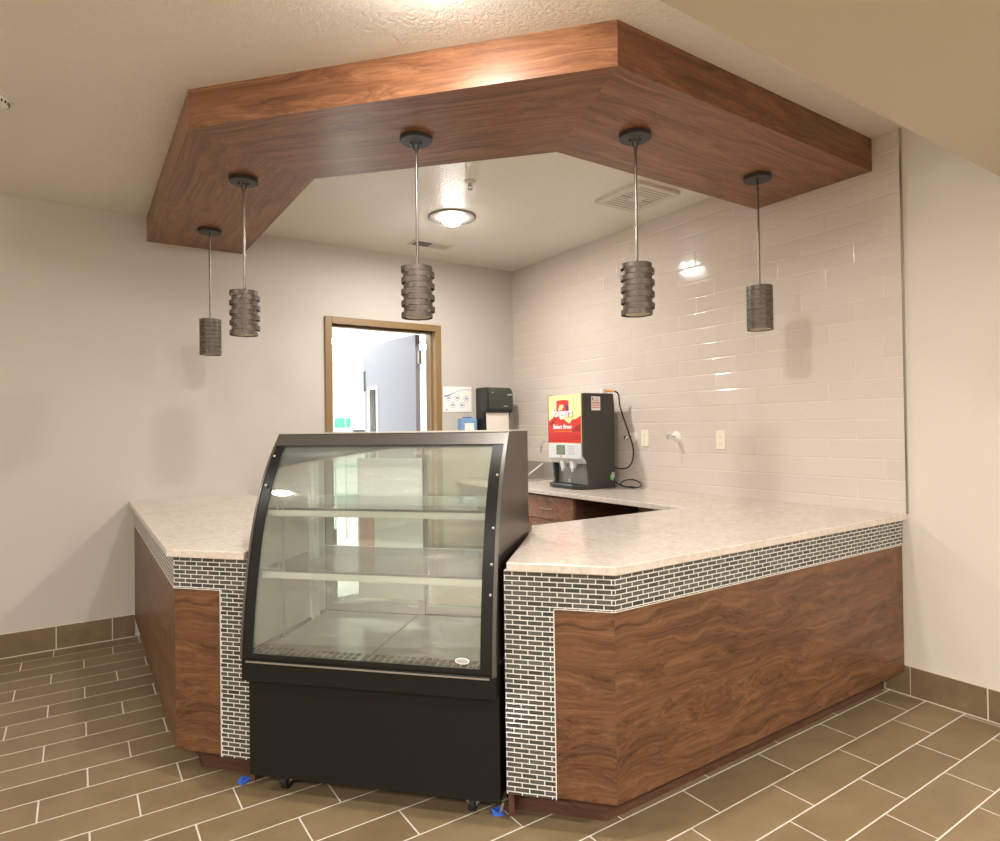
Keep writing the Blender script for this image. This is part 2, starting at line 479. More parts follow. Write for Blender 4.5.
struct(new('baseboard_right', B(0, 5.96, -.009, 0, 0, .151), 'baseboard_tile_right', loc=(0, -3.416, 0), rotz=-PI / 2))
# short run of the same tile beside the counter front, in the shadow of the toe kick
struct(new('baseboard_right', B(0, .12, -.009, 0, 0, .151), 'baseboard_tile_right', loc=(0, -3.296, 0), rotz=-PI / 2))

# ------------------------------------------------------------------ room beyond the door
struct(new('floor', B(-9, 4, T0, 8.2, -.1, 0), 'kitchen_floor'))
def grid_ceiling():
    t = NT('grid_ceiling'); x, y, z = t.sep(t.coord())
    mask, r, d, cu, row = t.bond(x, y, 1.2, .6, 0, .024, .1, .1)
    t.pbr(t.mix(mask, srgb(200, 200, 200), srgb(232, 232, 232)), .8); M['grid_ceiling'] = t.m
grid_ceiling()
struct(new('ceiling', B(-9, 4, T0, 8.2, 2.75, 2.85), 'grid_ceiling'))
struct(new('wall_back', B(-9, 4, 8.2, 8.3, 0, 2.75), 'paint_white'))
struct(new('wall_left', B(-9.1, -9, T0, 8.2, 0, 2.75), 'paint_white'))
struct(new('wall_right', B(4, 4.1, T0, 8.2, 0, 2.75), 'paint_white'))
for i, (x, y) in enumerate([(-2.9, 1.6), (.6, 3.0), (.4, 1.4), (1.6, 4.6), (-.6, 4.6), (-1.6, 3.0)]):
    t = thing('ceiling_light', 'white rectangular ceiling light in the bright room, ' + ['above the open doorway', 'middle of the right hand row', 'behind the top of the open door', 'furthest one on the right', 'furthest one straight through the doorway', 'second one through the doorway'][i], 'light', (x, y, 2.75), 0, 'panel lights beyond the doorway')
    new('frame', B(-.6, .6, -.3, .3, -.02, 0), 'plastic_white', t)
    new('diffuser', B(-.57, .57, -.27, .27, -.024, -.0205), 'troffer', t)

# door frame and leaf
bm = bmesh.new()
for a, b in ((DX0 - .05, DX0 + .006), (DX1 - .006, DX1 + .05)): box(bm, a, b, -.02, T0 + .02, 0, DZ + .055)
box(bm, DX0 + .006, DX1 - .006, -.02, T0 + .02, DZ, DZ + .055)
for a, b in ((DX0 + .006, DX0 + .022), (DX1 - .022, DX1 - .006)): box(bm, a, b, .05, .10, 0, DZ)
box(bm, DX0 + .022, DX1 - .022, .05, .10, DZ - .016, DZ)
struct(new('trim_2', bm, 'frame_brown', bevel=.003))
d = struct(bpy.data.objects.new('door_1', None)); C.objects.link(d); d.location = (-.905, .175, 0); d.rotation_euler = (0, 0, math.radians(95))
LW, LH = 1.0, DZ - .01
bm = bmesh.new()
wx0, wx1, wz0, wz1 = .74, .88, .95, 1.76
for q in ((0, wx0, .01, LH), (wx1, LW, .01, LH), (wx0, wx1, .01, wz0), (wx0, wx1, wz1, LH)): box(bm, q[0], q[1], 0, .044, q[2], q[3])
new('leaf', bm, 'door_paint', d)
bm = bmesh.new()
for q in ((wx0 - .03, wx0, wz0 - .03, wz1 + .03), (wx1, wx1 + .03, wz0 - .03, wz1 + .03), (wx0, wx1, wz0 - .03, wz0), (wx0, wx1, wz1, wz1 + .03)): box(bm, q[0], q[1], -.008, .052, q[2], q[3])
new('window_frame', bm, 'plastic_white', d)
new('pane', B(wx0, wx1, .018, .024, wz0, wz1), 'glass_clear', d)
new('lock_case', B(LW - .004, LW + .006, .006, .038, 1.0, 1.25), 'steel', d)
new('exit_bar', B(.1, LW - .05, .052, .10, .98, 1.06), 'steel_dull', d)
hd = new('handle', cyl(.014, (LW - .07, 0, 1.02), (LW - .07, -.06, 1.02)), 'steel', d)
for z in (.25, 1.15, 2.0):
    new('hinge', B(-.045, 0.0, .01, .034, z - .06, z + .06), 'trim_metal', d)
new('latch_plate', B(LW - .03, LW + .005, .012, .05, 1.75, 1.95), 'dark', d)

# wire rack with bins, seen through the doorway
t = thing('wire_rack', 'wire storage rack standing in the bright room past the doorway', 'rack', (-.62, 3.0, 0))
for x in (-.6, -.02, .6):
    for y in (-.2, .2): new('post', cyl(.008, (x, y, 0), (x, y, 1.78), 8), 'teal', t)
for z in (.5, .9, 1.30, 1.376, 1.62):
    bm = bmesh.new()
    for k in range(9): cyl(.004, (-.6, -.2 + k * .05, z), (.6, -.2 + k * .05, z), 6, bm)
    box(bm, -.6, .6, -.205, -.195, z - .015, z + .015); box(bm, -.6, .6, .195, .205, z - .015, z + .015)
    new('shelf', bm, 'teal', t)
for i, (x, z, hh, mt, nm, lb) in enumerate([(.02, 1.392, .13, 'leaf_green', 'green storage bin on the top wire shelf', 'bin'), (.26, 1.317, .045, 'dark', 'dark low bin at the left of the shelf under the green bin', 'bin'), (.46, 1.317, .045, 'dark', 'dark low bin at the right of the shelf under the green bin', 'bin')]):
    o = new('storage_bin', prism([(-.06, -.13), (.06, -.13), (.07, .13), (-.07, .13)], 0, hh), mt, None, (-.62 + x, 3.0, z), bevel=.015)
    tag(o, nm, lb)

# ------------------------------------------------------------------ wooden beam under the ceiling
beam = thing('ceiling_beam', 'wide angled walnut veneer soffit hanging below the ceiling above the counter', 'soffit')
SO = [(-3.053, 0), (-3.053, -1.942), (-1.821, -3.284), (-.010, -3.284)]
SI = [(-2.43, 0), (-2.425, -1.68), (-1.553, -2.598), (-.010, -2.606)]
for i in range(3):
    o = panel('beam_section', (SO[i], SO[i + 1]), (SI[i], SI[i + 1]), HS, H, 'walnut', beam)

# ------------------------------------------------------------------ pendants
P0 = (-2.734, -1.486)
def make_pendant():
    t = thing('pendant_lamp', '', 'pendant lamp', (P0[0], P0[1], HS), 0, 'pendant lamps under the wooden soffit')
    cnp = new('canopy', lathe([(0, 0), (.068, 0), (.0715, -.003), (.0715, -.018), (.069, -.021), (0, -.022)], 40), 'canopy_metal', t, smooth=True)
    for sx in (-.022, .022): new('canopy_screw', cyl(.005, (sx, 0, -.020), (sx, 0, -.031), 10), 'canopy_metal', cnp)
    bm = tube([(0, 0, -.020), (.011, 0, -.032), (.011, 0, -.048), (0, 0, -.058), (-.011, 0, -.048), (-.011, 0, -.032), (0, 0, -.021)], .0028, 8)
    new('loop', bm, 'canopy_metal', t, smooth=True)
    zt, zb = 2.094 - HS, 1.863 - HS
    bm = cyl(.0062, (0, 0, -.056), (0, 0, zt - .012), 14); cyl(.009, (0, 0, -.058), (0, 0, -.075), 14, bm); cyl(.012, (0, 0, zt + .012), (0, 0, zt - .02), 16, bm)
    new('rod', bm, 'rod_metal', t, smooth=True)
    n = 9; hh = (zt - zb) / n
    for k in range(n):                      # slit cylinder: alternate bands bulge out to one side or the other
        z0 = zb + k * hh + .0017; z1 = zb + (k + 1) * hh - .0017
        bm = bmesh.new(); N = 48; sd = -1 if k % 2 == 0 else 1
        R = []
        for rr, zz in ((.0625, z0), (.0643, z0), (.0643, z1), (.0625, z1)):
            ring = []
            for i in range(N):
                a_ = 2 * PI * i / N; cx = math.cos(a_)
                bl = max(0, cx * sd) ** 1.5 * .0105
                ring.append(bm.verts.new(((rr + bl) * cx, (rr + bl) * math.sin(a_), zz)))
            R.append(ring)
        for q in range(4):
            for i in range(N):
                bm.faces.new((R[q][i], R[q][(i + 1) % N], R[(q + 1) % 4][(i + 1) % N], R[(q + 1) % 4][i]))
        new('band', bm, 'pendant_metal', t, smooth=True)
    for a_ in (PI / 2, PI * 3 / 2):
        y = .0635 * math.sin(a_)
        new('strap', B(-.005, .005, y - .0017, y + .0017, zb + .001, zt + .003), 'pendant_metal', t)
    new('diffuser', lathe([(.054, zb + .006), (.0555, zb + .006), (.0555, zt - .012), (.054, zt - .012)], 36, closed=True), 'shade_white', t, smooth=True)
    bm = lathe([(0, zt - .008), (.0555, zt - .008), (.0555, zt - .012), (0, zt - .012)], 36); cyl(.018, (0, 0, zt - .012), (0, 0, zt - .07), 18, bm)
    new('socket', bm, 'pendant_metal', t, smooth=True)
    new('bulb', lathe([(0, zt - .17), (.02, zt - .165), (.03, zt - .14), (.026, zt - .11), (.014, zt - .07), (0, zt - .07)], 24), 'shade_white', t, smooth=True)
    return t
pl = make_pendant()
pl['label'] = 'pendant lamp second from the left, hung just in front of the bend of the soffit'
pl.rotation_euler = (0, 0, math.radians(-12))
for xy, rz, lb in (((-2.736, -.488), 81, 'furthest left pendant lamp, smallest, nearest the grey wall'),
                   ((-2.187, -2.383), -26, 'middle pendant lamp, hanging above the display case in front of the doorway'),
                   ((-1.369, -2.927), -46, 'pendant lamp fourth from the left, in front of the square ceiling grille'),
                   ((-.461, -2.923), 34, 'dark pendant lamp furthest right, in front of the tiled wall')):
    dup(pl, lb, (xy[0], xy[1], HS), math.radians(rz))

# ------------------------------------------------------------------ ceiling items
def flush_lamp(name, label, x, y, z, bulb, k=1.0, watts=0):
    t = thing(name, label, 'light', (x, y, z))
    new('trim_ring', lathe([(0, -.003), (.055 * k, -.003), (.10 * k, -.005), (.145 * k, -.009), (.160 * k, -.009), (.168 * k, -.003), (.168 * k, 0), (0, 0)], 48), 'lamp_trim', t, smooth=True)
    new('bulb', lathe([(0, -.062), (.03, -.059), (.055, -.048), (.070, -.030), (.074, -.012), (.074, -.0035)], 28), bulb, t, smooth=True)
    ld = bpy.data.lights.new('lamp_light', 'AREA'); ld.shape = 'DISK'; ld.size = .12; ld.energy = watts; ld.color = WARM
    lo = bpy.data.objects.new('lamp_light', ld); C.objects.link(lo); lo.parent = t; lo.location = (0, 0, -.066)
    return t
flush_lamp('ceiling_lamp', 'lit round ceiling lamp between the soffit and the doorway wall', -1.266, -1.077, H, 'bulb_nook', 1.0, DOWN_NOOK)
flush_lamp('ceiling_lamp', 'round ceiling lamp in front of the soffit bend, above the picture', -2.56, -3.22, H, 'bulb_front', .55, DOWN_FRONT)
t = thing('sprinkler', 'small white fire sprinkler on the ceiling behind the lit lamp', 'sprinkler', (-1.492, -1.70, H))
new('escutcheon', lathe([(0, -.012), (.018, -.012), (.034, -.004), (.036, 0), (0, 0)], 28), 'vent_white', t, smooth=True)
bm = cyl(.008, (0, 0, -.012), (0, 0, -.03), 12); box(bm, -.014, -.010, -.002, .002, -.048, -.02); box(bm, .010, .014, -.002, .002, -.048, -.02); box(bm, -.014, .014, -.002, .002, -.024, -.02)
new('body', bm, 'trim_metal', t)
new('deflector', cyl(.015, (0, 0, -.048), (0, 0, -.05), 16), 'trim_metal', t)
# exhaust grille
t = thing('exhaust_grille', 'square white exhaust fan grille in the ceiling by the tiled wall', 'vent', (-.457, -2.055, H))
bm = prism([(-.17, -.19), (.17, -.19), (.17, .19), (-.17, .19)], -.022, -.004)
for a, b, c_, d_ in ((-.18, .18, -.20, -.188), (-.18, .18, .188, .20), (-.18, -.169, -.188, .188), (.169, .18, -.188, .188)): box(bm, a, b, c_, d_, -.024, 0)
new('frame', bm, 'vent_white', t, bevel=.003)
bm = bmesh.new()
for k in range(11):
    y = -.155 + k * .031
    segs = [(-.135, .135)] if abs(y) > .04 else [(-.135, -.045), (.045, .135)]
    for a, b in segs: box(bm, a, b, y - .005, y + .005, -.0235, -.0215)
for k in range(4):
    for sg in (-1, 1): box(bm, sg * (.06 + k * .022) - .004, sg * (.06 + k * .022) + .004, -.006, .006, -.0245, -.0236, mi=1)
new('slot', bm, ['vent_dark', 'dark'], t)
# supply register
t = thing('supply_register', 'small rectangular air register in the ceiling near the grey wall', 'vent', (-1.08, -.41, H))
new('frame', B(-.175, .175, -.08, .08, -.008, 0), 'vent_white', t, bevel=.003)
bm = bmesh.new()
for k in range(9): box(bm, -.150 + k * .016, -.140 + k * .016, -.055, .055, -.0095, -.008)
new('slot', bm, 'dark', t)
bm = bmesh.new()
for k in range(9): box(bm, .005 + k * .016, .012 + k * .016, -.055, .055, -.0095, -.008)
new('louvre', bm, 'vent_dark', t)
# smoke detector
t = thing('smoke_detector', 'round white smoke detector at the left edge of the ceiling', 'detector', (-3.755, -1.44, H))
new('base', lathe([(0, -.012), (.072, -.012), (.078, -.008), (.078, 0), (0, 0)], 40), 'vent_white', t, smooth=True)
new('dome', lathe([(0, -.045), (.03, -.044), (.052, -.036), (.056, -.02), (.056, -.012), (0, -.012)], 36), 'plastic_white', t, smooth=True)
bm = bmesh.new()
for k in range(20):
    a = 2 * PI * k / 20; x, y = .0545 * math.cos(a), .0545 * math.sin(a); box(bm, x - .003, x + .003, y - .003, y + .003, -.034, -.024)
new('slot', bm, 'dark', t)
# fill lamps added behind the camera; the nearest left one matches a pendant shadow
for i, (x, y, s) in enumerate([(-4.1, -6.0, 1.0), (-1.6, -6.0, 1.0), (-5.6, -5.0, .7), (-3.0, -7.9, .7)]):
    t = thing('recessed_fill_lamp', 'recessed round lamp in the low ceiling behind the camera, ' + ['nearest on the left', 'nearest on the right, added as fill', 'by the left wall, added as fill', 'furthest back, added as fill'][i], 'light', (x, y, HL))
    new('trim_ring', lathe([(.075, -.002), (.095, -.004), (.10, 0), (.07, 0)], 36, closed=True), 'vent_white', t, smooth=True)
    new('lens', lathe([(0, -.001), (.074, -.001), (.074, 0), (0, 0)], 36), 'lens', t)
    ld = bpy.data.lights.new('lamp_light', 'AREA'); ld.shape = 'DISK'; ld.size = .16; ld.energy = ROOM_W * s; ld.color = WARM
    lo = bpy.data.objects.new('lamp_light', ld); C.objects.link(lo); lo.parent = t; lo.location = (0, 0, -.012)
t = flush_lamp('ceiling_lamp', 'round fill lamp added at the left of the high ceiling, outside the picture', -5.2, -2.6, H, 'bulb_front', 1.0, DOWN_FRONT)  # unseen extra lamp, added to brighten the high ceiling side

# ------------------------------------------------------------------ counters
dgv = Vector((1.175, -1.295)).normalized()                    # direction of the angled front
ca = math.radians(43)
cdv = Vector((math.cos(ca), -math.sin(ca)))                   # along the display case
cwv = Vector((math.sin(ca), math.cos(ca)))                    # case depth direction
CR = Vector((-1.729, -2.555)); CL = CR - cdv * .92            # rear corners of the case
ZT = ZC - .031
def q2(v): return (v[0], v[1])

# right worktop: front run, return along the case, rear run along the tiled wall
cA = (-1.997, -3.417); cE = (-2.243, -3.140)
edge = [q2(Vector(cE)), (-1.706, -2.580)]
ca = math.radians(46.192)                                     # the case itself stands slightly askew
cdv = Vector((math.cos(ca), -math.sin(ca))); cwv = Vector((math.sin(ca), math.cos(ca)))
CL = Vector((-2.3528, -1.8652))
wt = prism([(-.0095, -3.417), cA, cE, edge[1], (-1.69, -2.538), (-.655, -2.548), (-.657, -.0), (-.0095, -.0)], ZT, ZC)
tag(new('countertop', wt, 'quartz', bevel=.004, seg=3), 'speckled beige quartz worktop wrapping from the tiled wall to the right of the display case', 'countertop')
wl = prism([(-3.172, -.0005), (-3.172, -2.122), (-2.938, -2.382), (-2.424, -1.912), (-2.418, -1.86), (-2.412, -.0005)][::-1], ZT, ZC)
tag(new('countertop', wl, 'quartz', bevel=.004, seg=3), 'short speckled beige quartz worktop left of the display case against the grey wall', 'countertop')

def counter(name, label, outer, strip_i, side_sign, zkick=.118):
    """outer: open polyline of the panel faces, body to its left. mosaic band on top, wood below,
       a mosaic pilaster at the case end of run strip_i, recessed toe kick"""
    t = thing(name, label, 'counter')
    inner = offset(outer, [.02] * (len(outer) - 1))
    fwd = offset(outer, [-.004] * (len(outer) - 1))
    kick = offset(outer, [.10] * (len(outer) - 1)); kick2 = offset(outer, [.12] * (len(outer) - 1))
    zb = .756; fwd2 = offset(outer, [-.0045] * (len(outer) - 1))
    for i in range(len(outer) - 1):
        P = (outer[i], outer[i + 1]); Q = (inner[i], inner[i + 1])
        panel('mosaic_band', (fwd[i], fwd[i + 1]), Q, zb, ZT - .001, 'mosaic', t)
        if i != strip_i: panel('mosaic_edge', (fwd2[i], fwd2[i + 1]), Q, zb - .003, zb, 'grout', t)
        panel('toe_kick', (kick[i], kick[i + 1]), (kick2[i], kick2[i + 1]), 0, zkick, 'walnut_dark', t)
        if i == strip_i:
            L = math.hypot(P[1][0] - P[0][0], P[1][1] - P[0][1]); sw = .126 if side_sign > 0 else .173
            k = (sw / L) if side_sign < 0 else 1 - sw / L
            lp = lambda A, Bp, f: (A[0] + (Bp[0] - A[0]) * f, A[1] + (Bp[1] - A[1]) * f)
            mo, mi_, mf = lp(*P, k), lp(*Q, k), lp(fwd[i], fwd[i + 1], k)
            m2 = lp(fwd2[i], fwd2[i + 1], k)
            if side_sign > 0:
                panel('mosaic_edge', (fwd2[i], m2), (Q[0], mi_), zb - .003, zb, 'grout', t)
                panel('wood_panel', (P[0], mo), (Q[0], mi_), zkick, zb, 'walnut_front', t)
                panel('mosaic_pilaster', (mf, fwd[i + 1]), (mi_, Q[1]), zkick - .005, zb, 'mosaic', t)
                panel('mosaic_edge', (lp(fwd2[i], fwd2[i + 1], k - .004 / L), lp(fwd2[i], fwd2[i + 1], k)), (lp(*Q, k - .004 / L), mi_), zkick - .005, zb - .003, 'grout', t)
                mo = lp(*P, k - .004 / L)
            else:
                panel('mosaic_edge', (m2, fwd2[i + 1]), (mi_, Q[1]), zb - .003, zb, 'grout', t)
                panel('wood_panel', (mo, P[1]), (mi_, Q[1]), zkick, zb - .003, 'walnut_front', t)
                panel('mosaic_edge', (lp(fwd2[i], fwd2[i + 1], k - .0035 / L), lp(fwd2[i], fwd2[i + 1], k + .0005 / L)), (lp(*Q, k - .0035 / L), lp(*Q, k + .0005 / L)), zkick - .005, zb - .003, 'grout', t)
                panel('mosaic_pilaster', (fwd[i], mf), (Q[0], mi_), zkick - .005, zb, 'mosaic', t)
        else:
            panel('wood_panel', P, Q, zkick, zb, 'walnut_front', t)
    return t, kick
Ro = [(-.010, -3.393), (-1.986, -3.393)]
# right counter, walked so the body lies on the left: from case end to the wall
rc = (-1.984, -3.393); re = (rc[0] - dgv[0] * .375, rc[1] - dgv[1] * .375)
t, _ = counter('counter_base', 'walnut and dark mosaic counter base right of the display case running to the tiled wall',
        [re, rc, (-.012, -3.393)], 0, -1)
re2 = (re[0] + cdv[0] * .0 + cwv[0] * .02, re[1] + cwv[1] * .02)
endp = Vector(re) + cwv * .74
panel('end_panel', (q2(endp), q2(Vector(re) + cwv * .022)), (q2(endp + cdv * .02), q2(Vector(re) + cwv * .022 + cdv * .02)), .02, ZT - .001, 'walnut_dark', t)
new('back_panel', B(-1.66, -.70, -2.62, -2.60, .02, ZT - .001), 'walnut_dark', t)
# left counter: from the grey wall, round the corner, to the case end
lc = (-3.142, -2.120); le = (lc[0] + dgv[0] * .340, lc[1] + dgv[1] * .340)
t, _ = counter('counter_base', 'walnut and dark mosaic counter base left of the display case against the grey wall',
        [(-3.142, -.0105), lc, le], 1, 1)
pe = Vector(le) + cwv * .022
panel('end_panel', (q2(pe), q2(pe + cwv * .70)), (q2(pe - cdv * .02), q2(pe + cwv * .70 - cdv * .02)), .02, ZT - .001, 'walnut_dark', t)
new('back_panel', B(-2.45, -2.43, -1.80, -.01, .02, ZT - .001), 'walnut_dark', t)

# rear base cabinet with drawers under the coffee maker
def cabinet(y0, y1, label):
    t = thing('base_cabinet', label, 'cabinet', (-.632, y0, 0), 0, 'rear base cabinets')
    W = y1 - y0
    bm = B(.02, .62, 0, W, .10, ZT - .001); box(bm, .08, .62, .0, W, 0, .10)
    new('body', bm, 'walnut_dark', t)
    z = ZT - .012
    for hgt in (.170, .28, .30):
        dr = new('drawer', B(0, .02, .003, W - .003, z - hgt + .005, z), 'walnut', t, rot=(0, 0, 0), bevel=.0015)
        zc = z - hgt / 2; yc = W / 2
        hb = tube([(.0, yc - .065, zc), (-.022, yc - .06, zc), (-.028, yc, zc), (-.022, yc + .06, zc), (.0, yc + .065, zc)], .005, 8)
        new('handle', hb, 'steel', dr, smooth=True)
        z -= hgt
    return t
cabinet(-1.587, -1.005, 'dark walnut drawer cabinet below the coffee machine, nearest the open knee space')
cabinet(-1.0, -.46, 'dark walnut drawer cabinet between the display case and the sink corner')

# ------------------------------------------------------------------ display case
case = thing('display_case', 'black refrigerated display case with curved glass front between the two counters', 'display case',
             (CL[0], CL[1], 0), -ca)
W = .9617
PROF = [(-.845, .455), (-.845, .53), (-.838, .62), (-.823, .731), (-.803, .84), (-.778, .95), (-.753, 1.035), (-.725, 1.11), (-.685, 1.193), (-.632, 1.275), (-.567, 1.356)]
def smoothprof(pr, k=3):
    out = [pr[0]]; E = [pr[0]] + pr + [pr[-1]]
    for i in range(1, len(E) - 2):
        for j in range(1, k + 1):
            t_ = j / k; a, b, c_, d_ = [Vector(q) for q in E[i - 1:i + 3]]
            if i == 1: out.append(tuple(b + (c_ - b) * t_)); continue
            out.append(tuple(.5 * ((2 * b) + (c_ - a) * t_ + (2 * a - 5 * b + 4 * c_ - d_) * t_ * t_ + (3 * b - a - 3 * c_ + d_) * t_ ** 3)))
    return out
PR = smoothprof(PROF)
def inset(pr, dd):
    o = []
    for i, p in enumerate(pr):
        a = Vector(pr[max(i - 1, 0)]); b = Vector(pr[min(i + 1, len(pr) - 1)]); t_ = (b - a).normalized()
        n_ = Vector((t_[1], -t_[0])); o.append((p[0] + n_[0] * dd, p[1] + n_[1] * dd))
    return o
def ribbon(pr, x0, x1, d0, d1):
    a = inset(pr, d0); b = inset(pr, d1)
    return prism_axis(a + b[::-1], x0, x1, 'x')
def at_z(pr, z):
    for a, b in zip(pr, pr[1:]):
        if a[1] <= z <= b[1]: return (a[0] + (b[0] - a[0]) * (z - a[1]) / (b[1] - a[1]), z)
    return pr[-1]
def sub(pr, z0, z1): return [at_z(pr, z0)] + [p for p in pr if z0 + .002 < p[1] < z1 - .002] + [at_z(pr, z1)]
# lower body
new('lower_body', B(0.0, W, -.80, -.157, .082, .452), 'black_body', case, bevel=.003)
new('base_tray', B(.0, W, -.845, -.157, .452, .532), 'black_metal', case, bevel=.004)
new('silver_strip', B(.02, W - .02, -.8485, -.845, .521, .526), 'steel_dull', case)
# side panels
for x0, x1 in ((0, .02), (W - .02, W)):
    pts = [(-.159, .532)] + [(p[0] + .012, p[1]) for p in PR if p[1] > .532] + [(-.159, 1.356)]
    pts = [(p[0], min(p[1], 1.3555)) for p in pts]
    s = new('side_panel', prism_axis(pts, x0, x1, 'x'), 'bronze_metal', case)
    xi = x1 + .0005 if x0 == 0 else x0 - .0005
    pin = [(-.24, .542)] + [(p[0] + .03, p[1]) for p in PR if .542 < p[1] < 1.32] + [(-.24, 1.32)]
    new('inner_lining', prism_axis(pin, min(xi, xi + (.002 if x0 == 0 else -.002)), max(xi, xi + (.002 if x0 == 0 else -.002)), 'x'), 'inner_panel', s)
up_ = sub(PR, .536, 1.32)
# curved glass, its black border, and the metal edge strips
new('front_glass', ribbon(up_, .018, W - .018, .004, .009), 'glass_front', case, smooth=True)
for x0, x1 in ((.004, .045), (W - .052, W - .004)):
    new('glass_border', ribbon(up_, x0, x1, -.001, .004), 'black_metal', case, smooth=True)
for x0, x1 in ((-.003, .006), (W - .010, W + .003)):
    new('edge_strip', ribbon(sub(PR, .532, 1.36), x0, x1, -.004, .016), 'rail_metal', case, smooth=True)
new('glass_border', ribbon(sub(PR, .536, .553), .045, W - .052, -.001, .004), 'black_metal', case, smooth=True)
new('top_rail', ribbon(sub(smoothprof(PROF, 12), 1.308, 1.352), .006, W - .010, -.004, .012), 'rail_metal', case, smooth=True)
new('top_cover', B(.021, W - .021, -.560, -.20, 1.350, 1.3555), 'glass_clear', case)
new('top_edge', B(0, W, -.577, -.562, 1.3565, 1.360), 'steel', case)
new('top_edge', B(0, W, -.20, -.157, 1.3565, 1.360), 'steel', case)
# hinge screws on the borders
for i, (x, z) in enumerate([(.026, 1.27), (.026, 1.16), (W - .018, 1.02), (W - .018, .90), (W - .018, 1.20), (W - .018, .80)]):
    y = [p[0] for p in PR if p[1] <= z][-1]
    new('screw', lathe([(0, .004), (.005, .003), (.006, 0)], 12), 'chrome', case, (x, y - .002, z), rot=(PI / 2, 0, 0))
# floor pans
px = .47
for x0, x1 in ((.024, px - .003), (px + .003, W - .024)):
    fp = new('floor_pan', B(x0, x1, -.735, -.245, .534, .542), 'pan_steel', case)
    bm = B(x0 + .01, x1 - .01, -.822, -.745, .533, .546)
    gr = new('air_grille', bm, 'steel_dull', case)
    bm = bmesh.new(); n = 15
    for k in range(n):
        for j in range(2):
            xa = x0 + .02 + k * (x1 - x0 - .04) / n; box(bm, xa, xa + (x1 - x0 - .04) / n * .72, -.813 + j * .034, -.788 + j * .034, .5462, .5472)
    new('slot', bm, 'dark', gr)
new('side_rail', B(.0225, .034, -.80, -.245, .542, .552), 'dark', case)
# shelf standards
for x, y0, hw in ((.024, -.375, .015), (.024, -.335, .015)):
    new('shelf_standard', B(x, x + .012, y0 - hw, y0 + hw, .542, 1.30), 'pale_metal', case)
new('shelf_standard', B(W - .036, W - .024, -.39, -.32, .542, 1.30), 'pale_metal', case)
for x in (.040, W - .040):
    bm = cyl(.005, (x, -.62, .542), (x, -.62, 1.075), 10); cyl(.008, (x, -.62, 1.075), (x, -.62, 1.088), 10, bm)
    new('support_rod', bm, 'steel', case, smooth=True)
for z, y in ((1.064, -.705), (.836, -.755)):
    sh = new('shelf', B(.028, W - .028, y, -.27, z, z + .008), 'glass_shelf', case)
    new('light_strip', B(.030, W - .030, y - .002, y + .022, z - .026, z - .002), 'pale_metal', sh, bevel=.003)
    new('rear_rail', B(.030, W - .030, -.27, -.258, z - .02, z + .008), 'pale_metal', sh)
# rear sliding doors
for x0, x1, y in ((.024, .50, -.235), (.48, W - .024, -.218)):
    bm = bmesh.new()
    for q in ((x0, x0 + .03, .542, 1.33), (x1 - .03, x1, .542, 1.33), (x0 + .03, x1 - .03, .542, .575), (x0 + .03, x1 - .03, 1.30, 1.33)): box(bm, q[0], q[1], y, y + .014, q[2], q[3])
    rd = new('rear_door', bm, 'steel_dull', case)
    new('pane', B(x0 + .03, x1 - .03, y + .004, y + .009, .575, 1.30), 'glass_door', rd)
bm = B(0.02, W - .02, -.202, -.158, .533, .57); box(bm, 0.02, W - .02, -.245, -.201, 1.335, 1.3495); box(bm, 0.02, W - .02, -.200, -.158, 1.335, 1.356)
new('rear_sill', bm, 'black_metal', case)
# casters
for x in (.095, W - .128):
    for y in (-.715, -.22):
        cs = new('caster', B(x - .012, x + .034, y - .022, y + .026, .073, .082), 'steel', case)
        bm = cyl(.034, (x, y, .034), (x + .022, y, .034), 28)
        new('wheel', bm, 'rubber', cs, smooth=True)
        bm = B(x - .006, x - .002, y - .014, y + .014, .026, .074); box(bm, x + .024, x + .028, y - .014, y + .014, .026, .074); cyl(.008, (x - .012, y, .034), (x + .034, y, .034), 12, bm)
        new('fork', bm, 'steel', cs)
# maker badge ellipse on the glass
o = new('badge', lathe([(0, .0), (.030, .0), (.030, .001), (0, .001)], 32), 'plastic_white', case, (.848, -.8465, .580), rot=(PI / 2, 0, 0)); o.scale = (.85, .38, 1)
o = new('badge_centre', lathe([(0, .001), (.024, .001), (.024, .0016), (0, .0016)], 32), 'key_grey', case, (.848, -.8465, .580), rot=(PI / 2, 0, 0)); o.scale = (.85, .30, 1)
# paper sheet hung inside on the rear pane
def to_case(x, y, z): return Vector((CL[0], CL[1], 0)) + Vector((cdv[0], cdv[1], 0)) * x + Vector((cwv[0], cwv[1], 0)) * y + Vector((0, 0, z))
sheet = thing('paper_sheet', 'pale printed sheet hanging inside the display case behind the shelves', 'paper', to_case(.19, -.246, .61), -ca)
new('page', B(0, .31, -.0012, 0, 0, .63), 'paper_grey', sheet)
bm = bmesh.new()
box(bm, .01, .08, -.0018, -.0012, .10, .36); new('print_panel', bm, 'ink_pink', sheet)
bm = bmesh.new()
for k in range(5): box(bm, .02 + k * .012, .026 + k * .012, -.0018, -.0012, .42 + (k % 3) * .02, .58)
box(bm, .02, .12, -.0018, -.0012, .60, .608)
new('print_lines', bm, 'print_white', sheet)

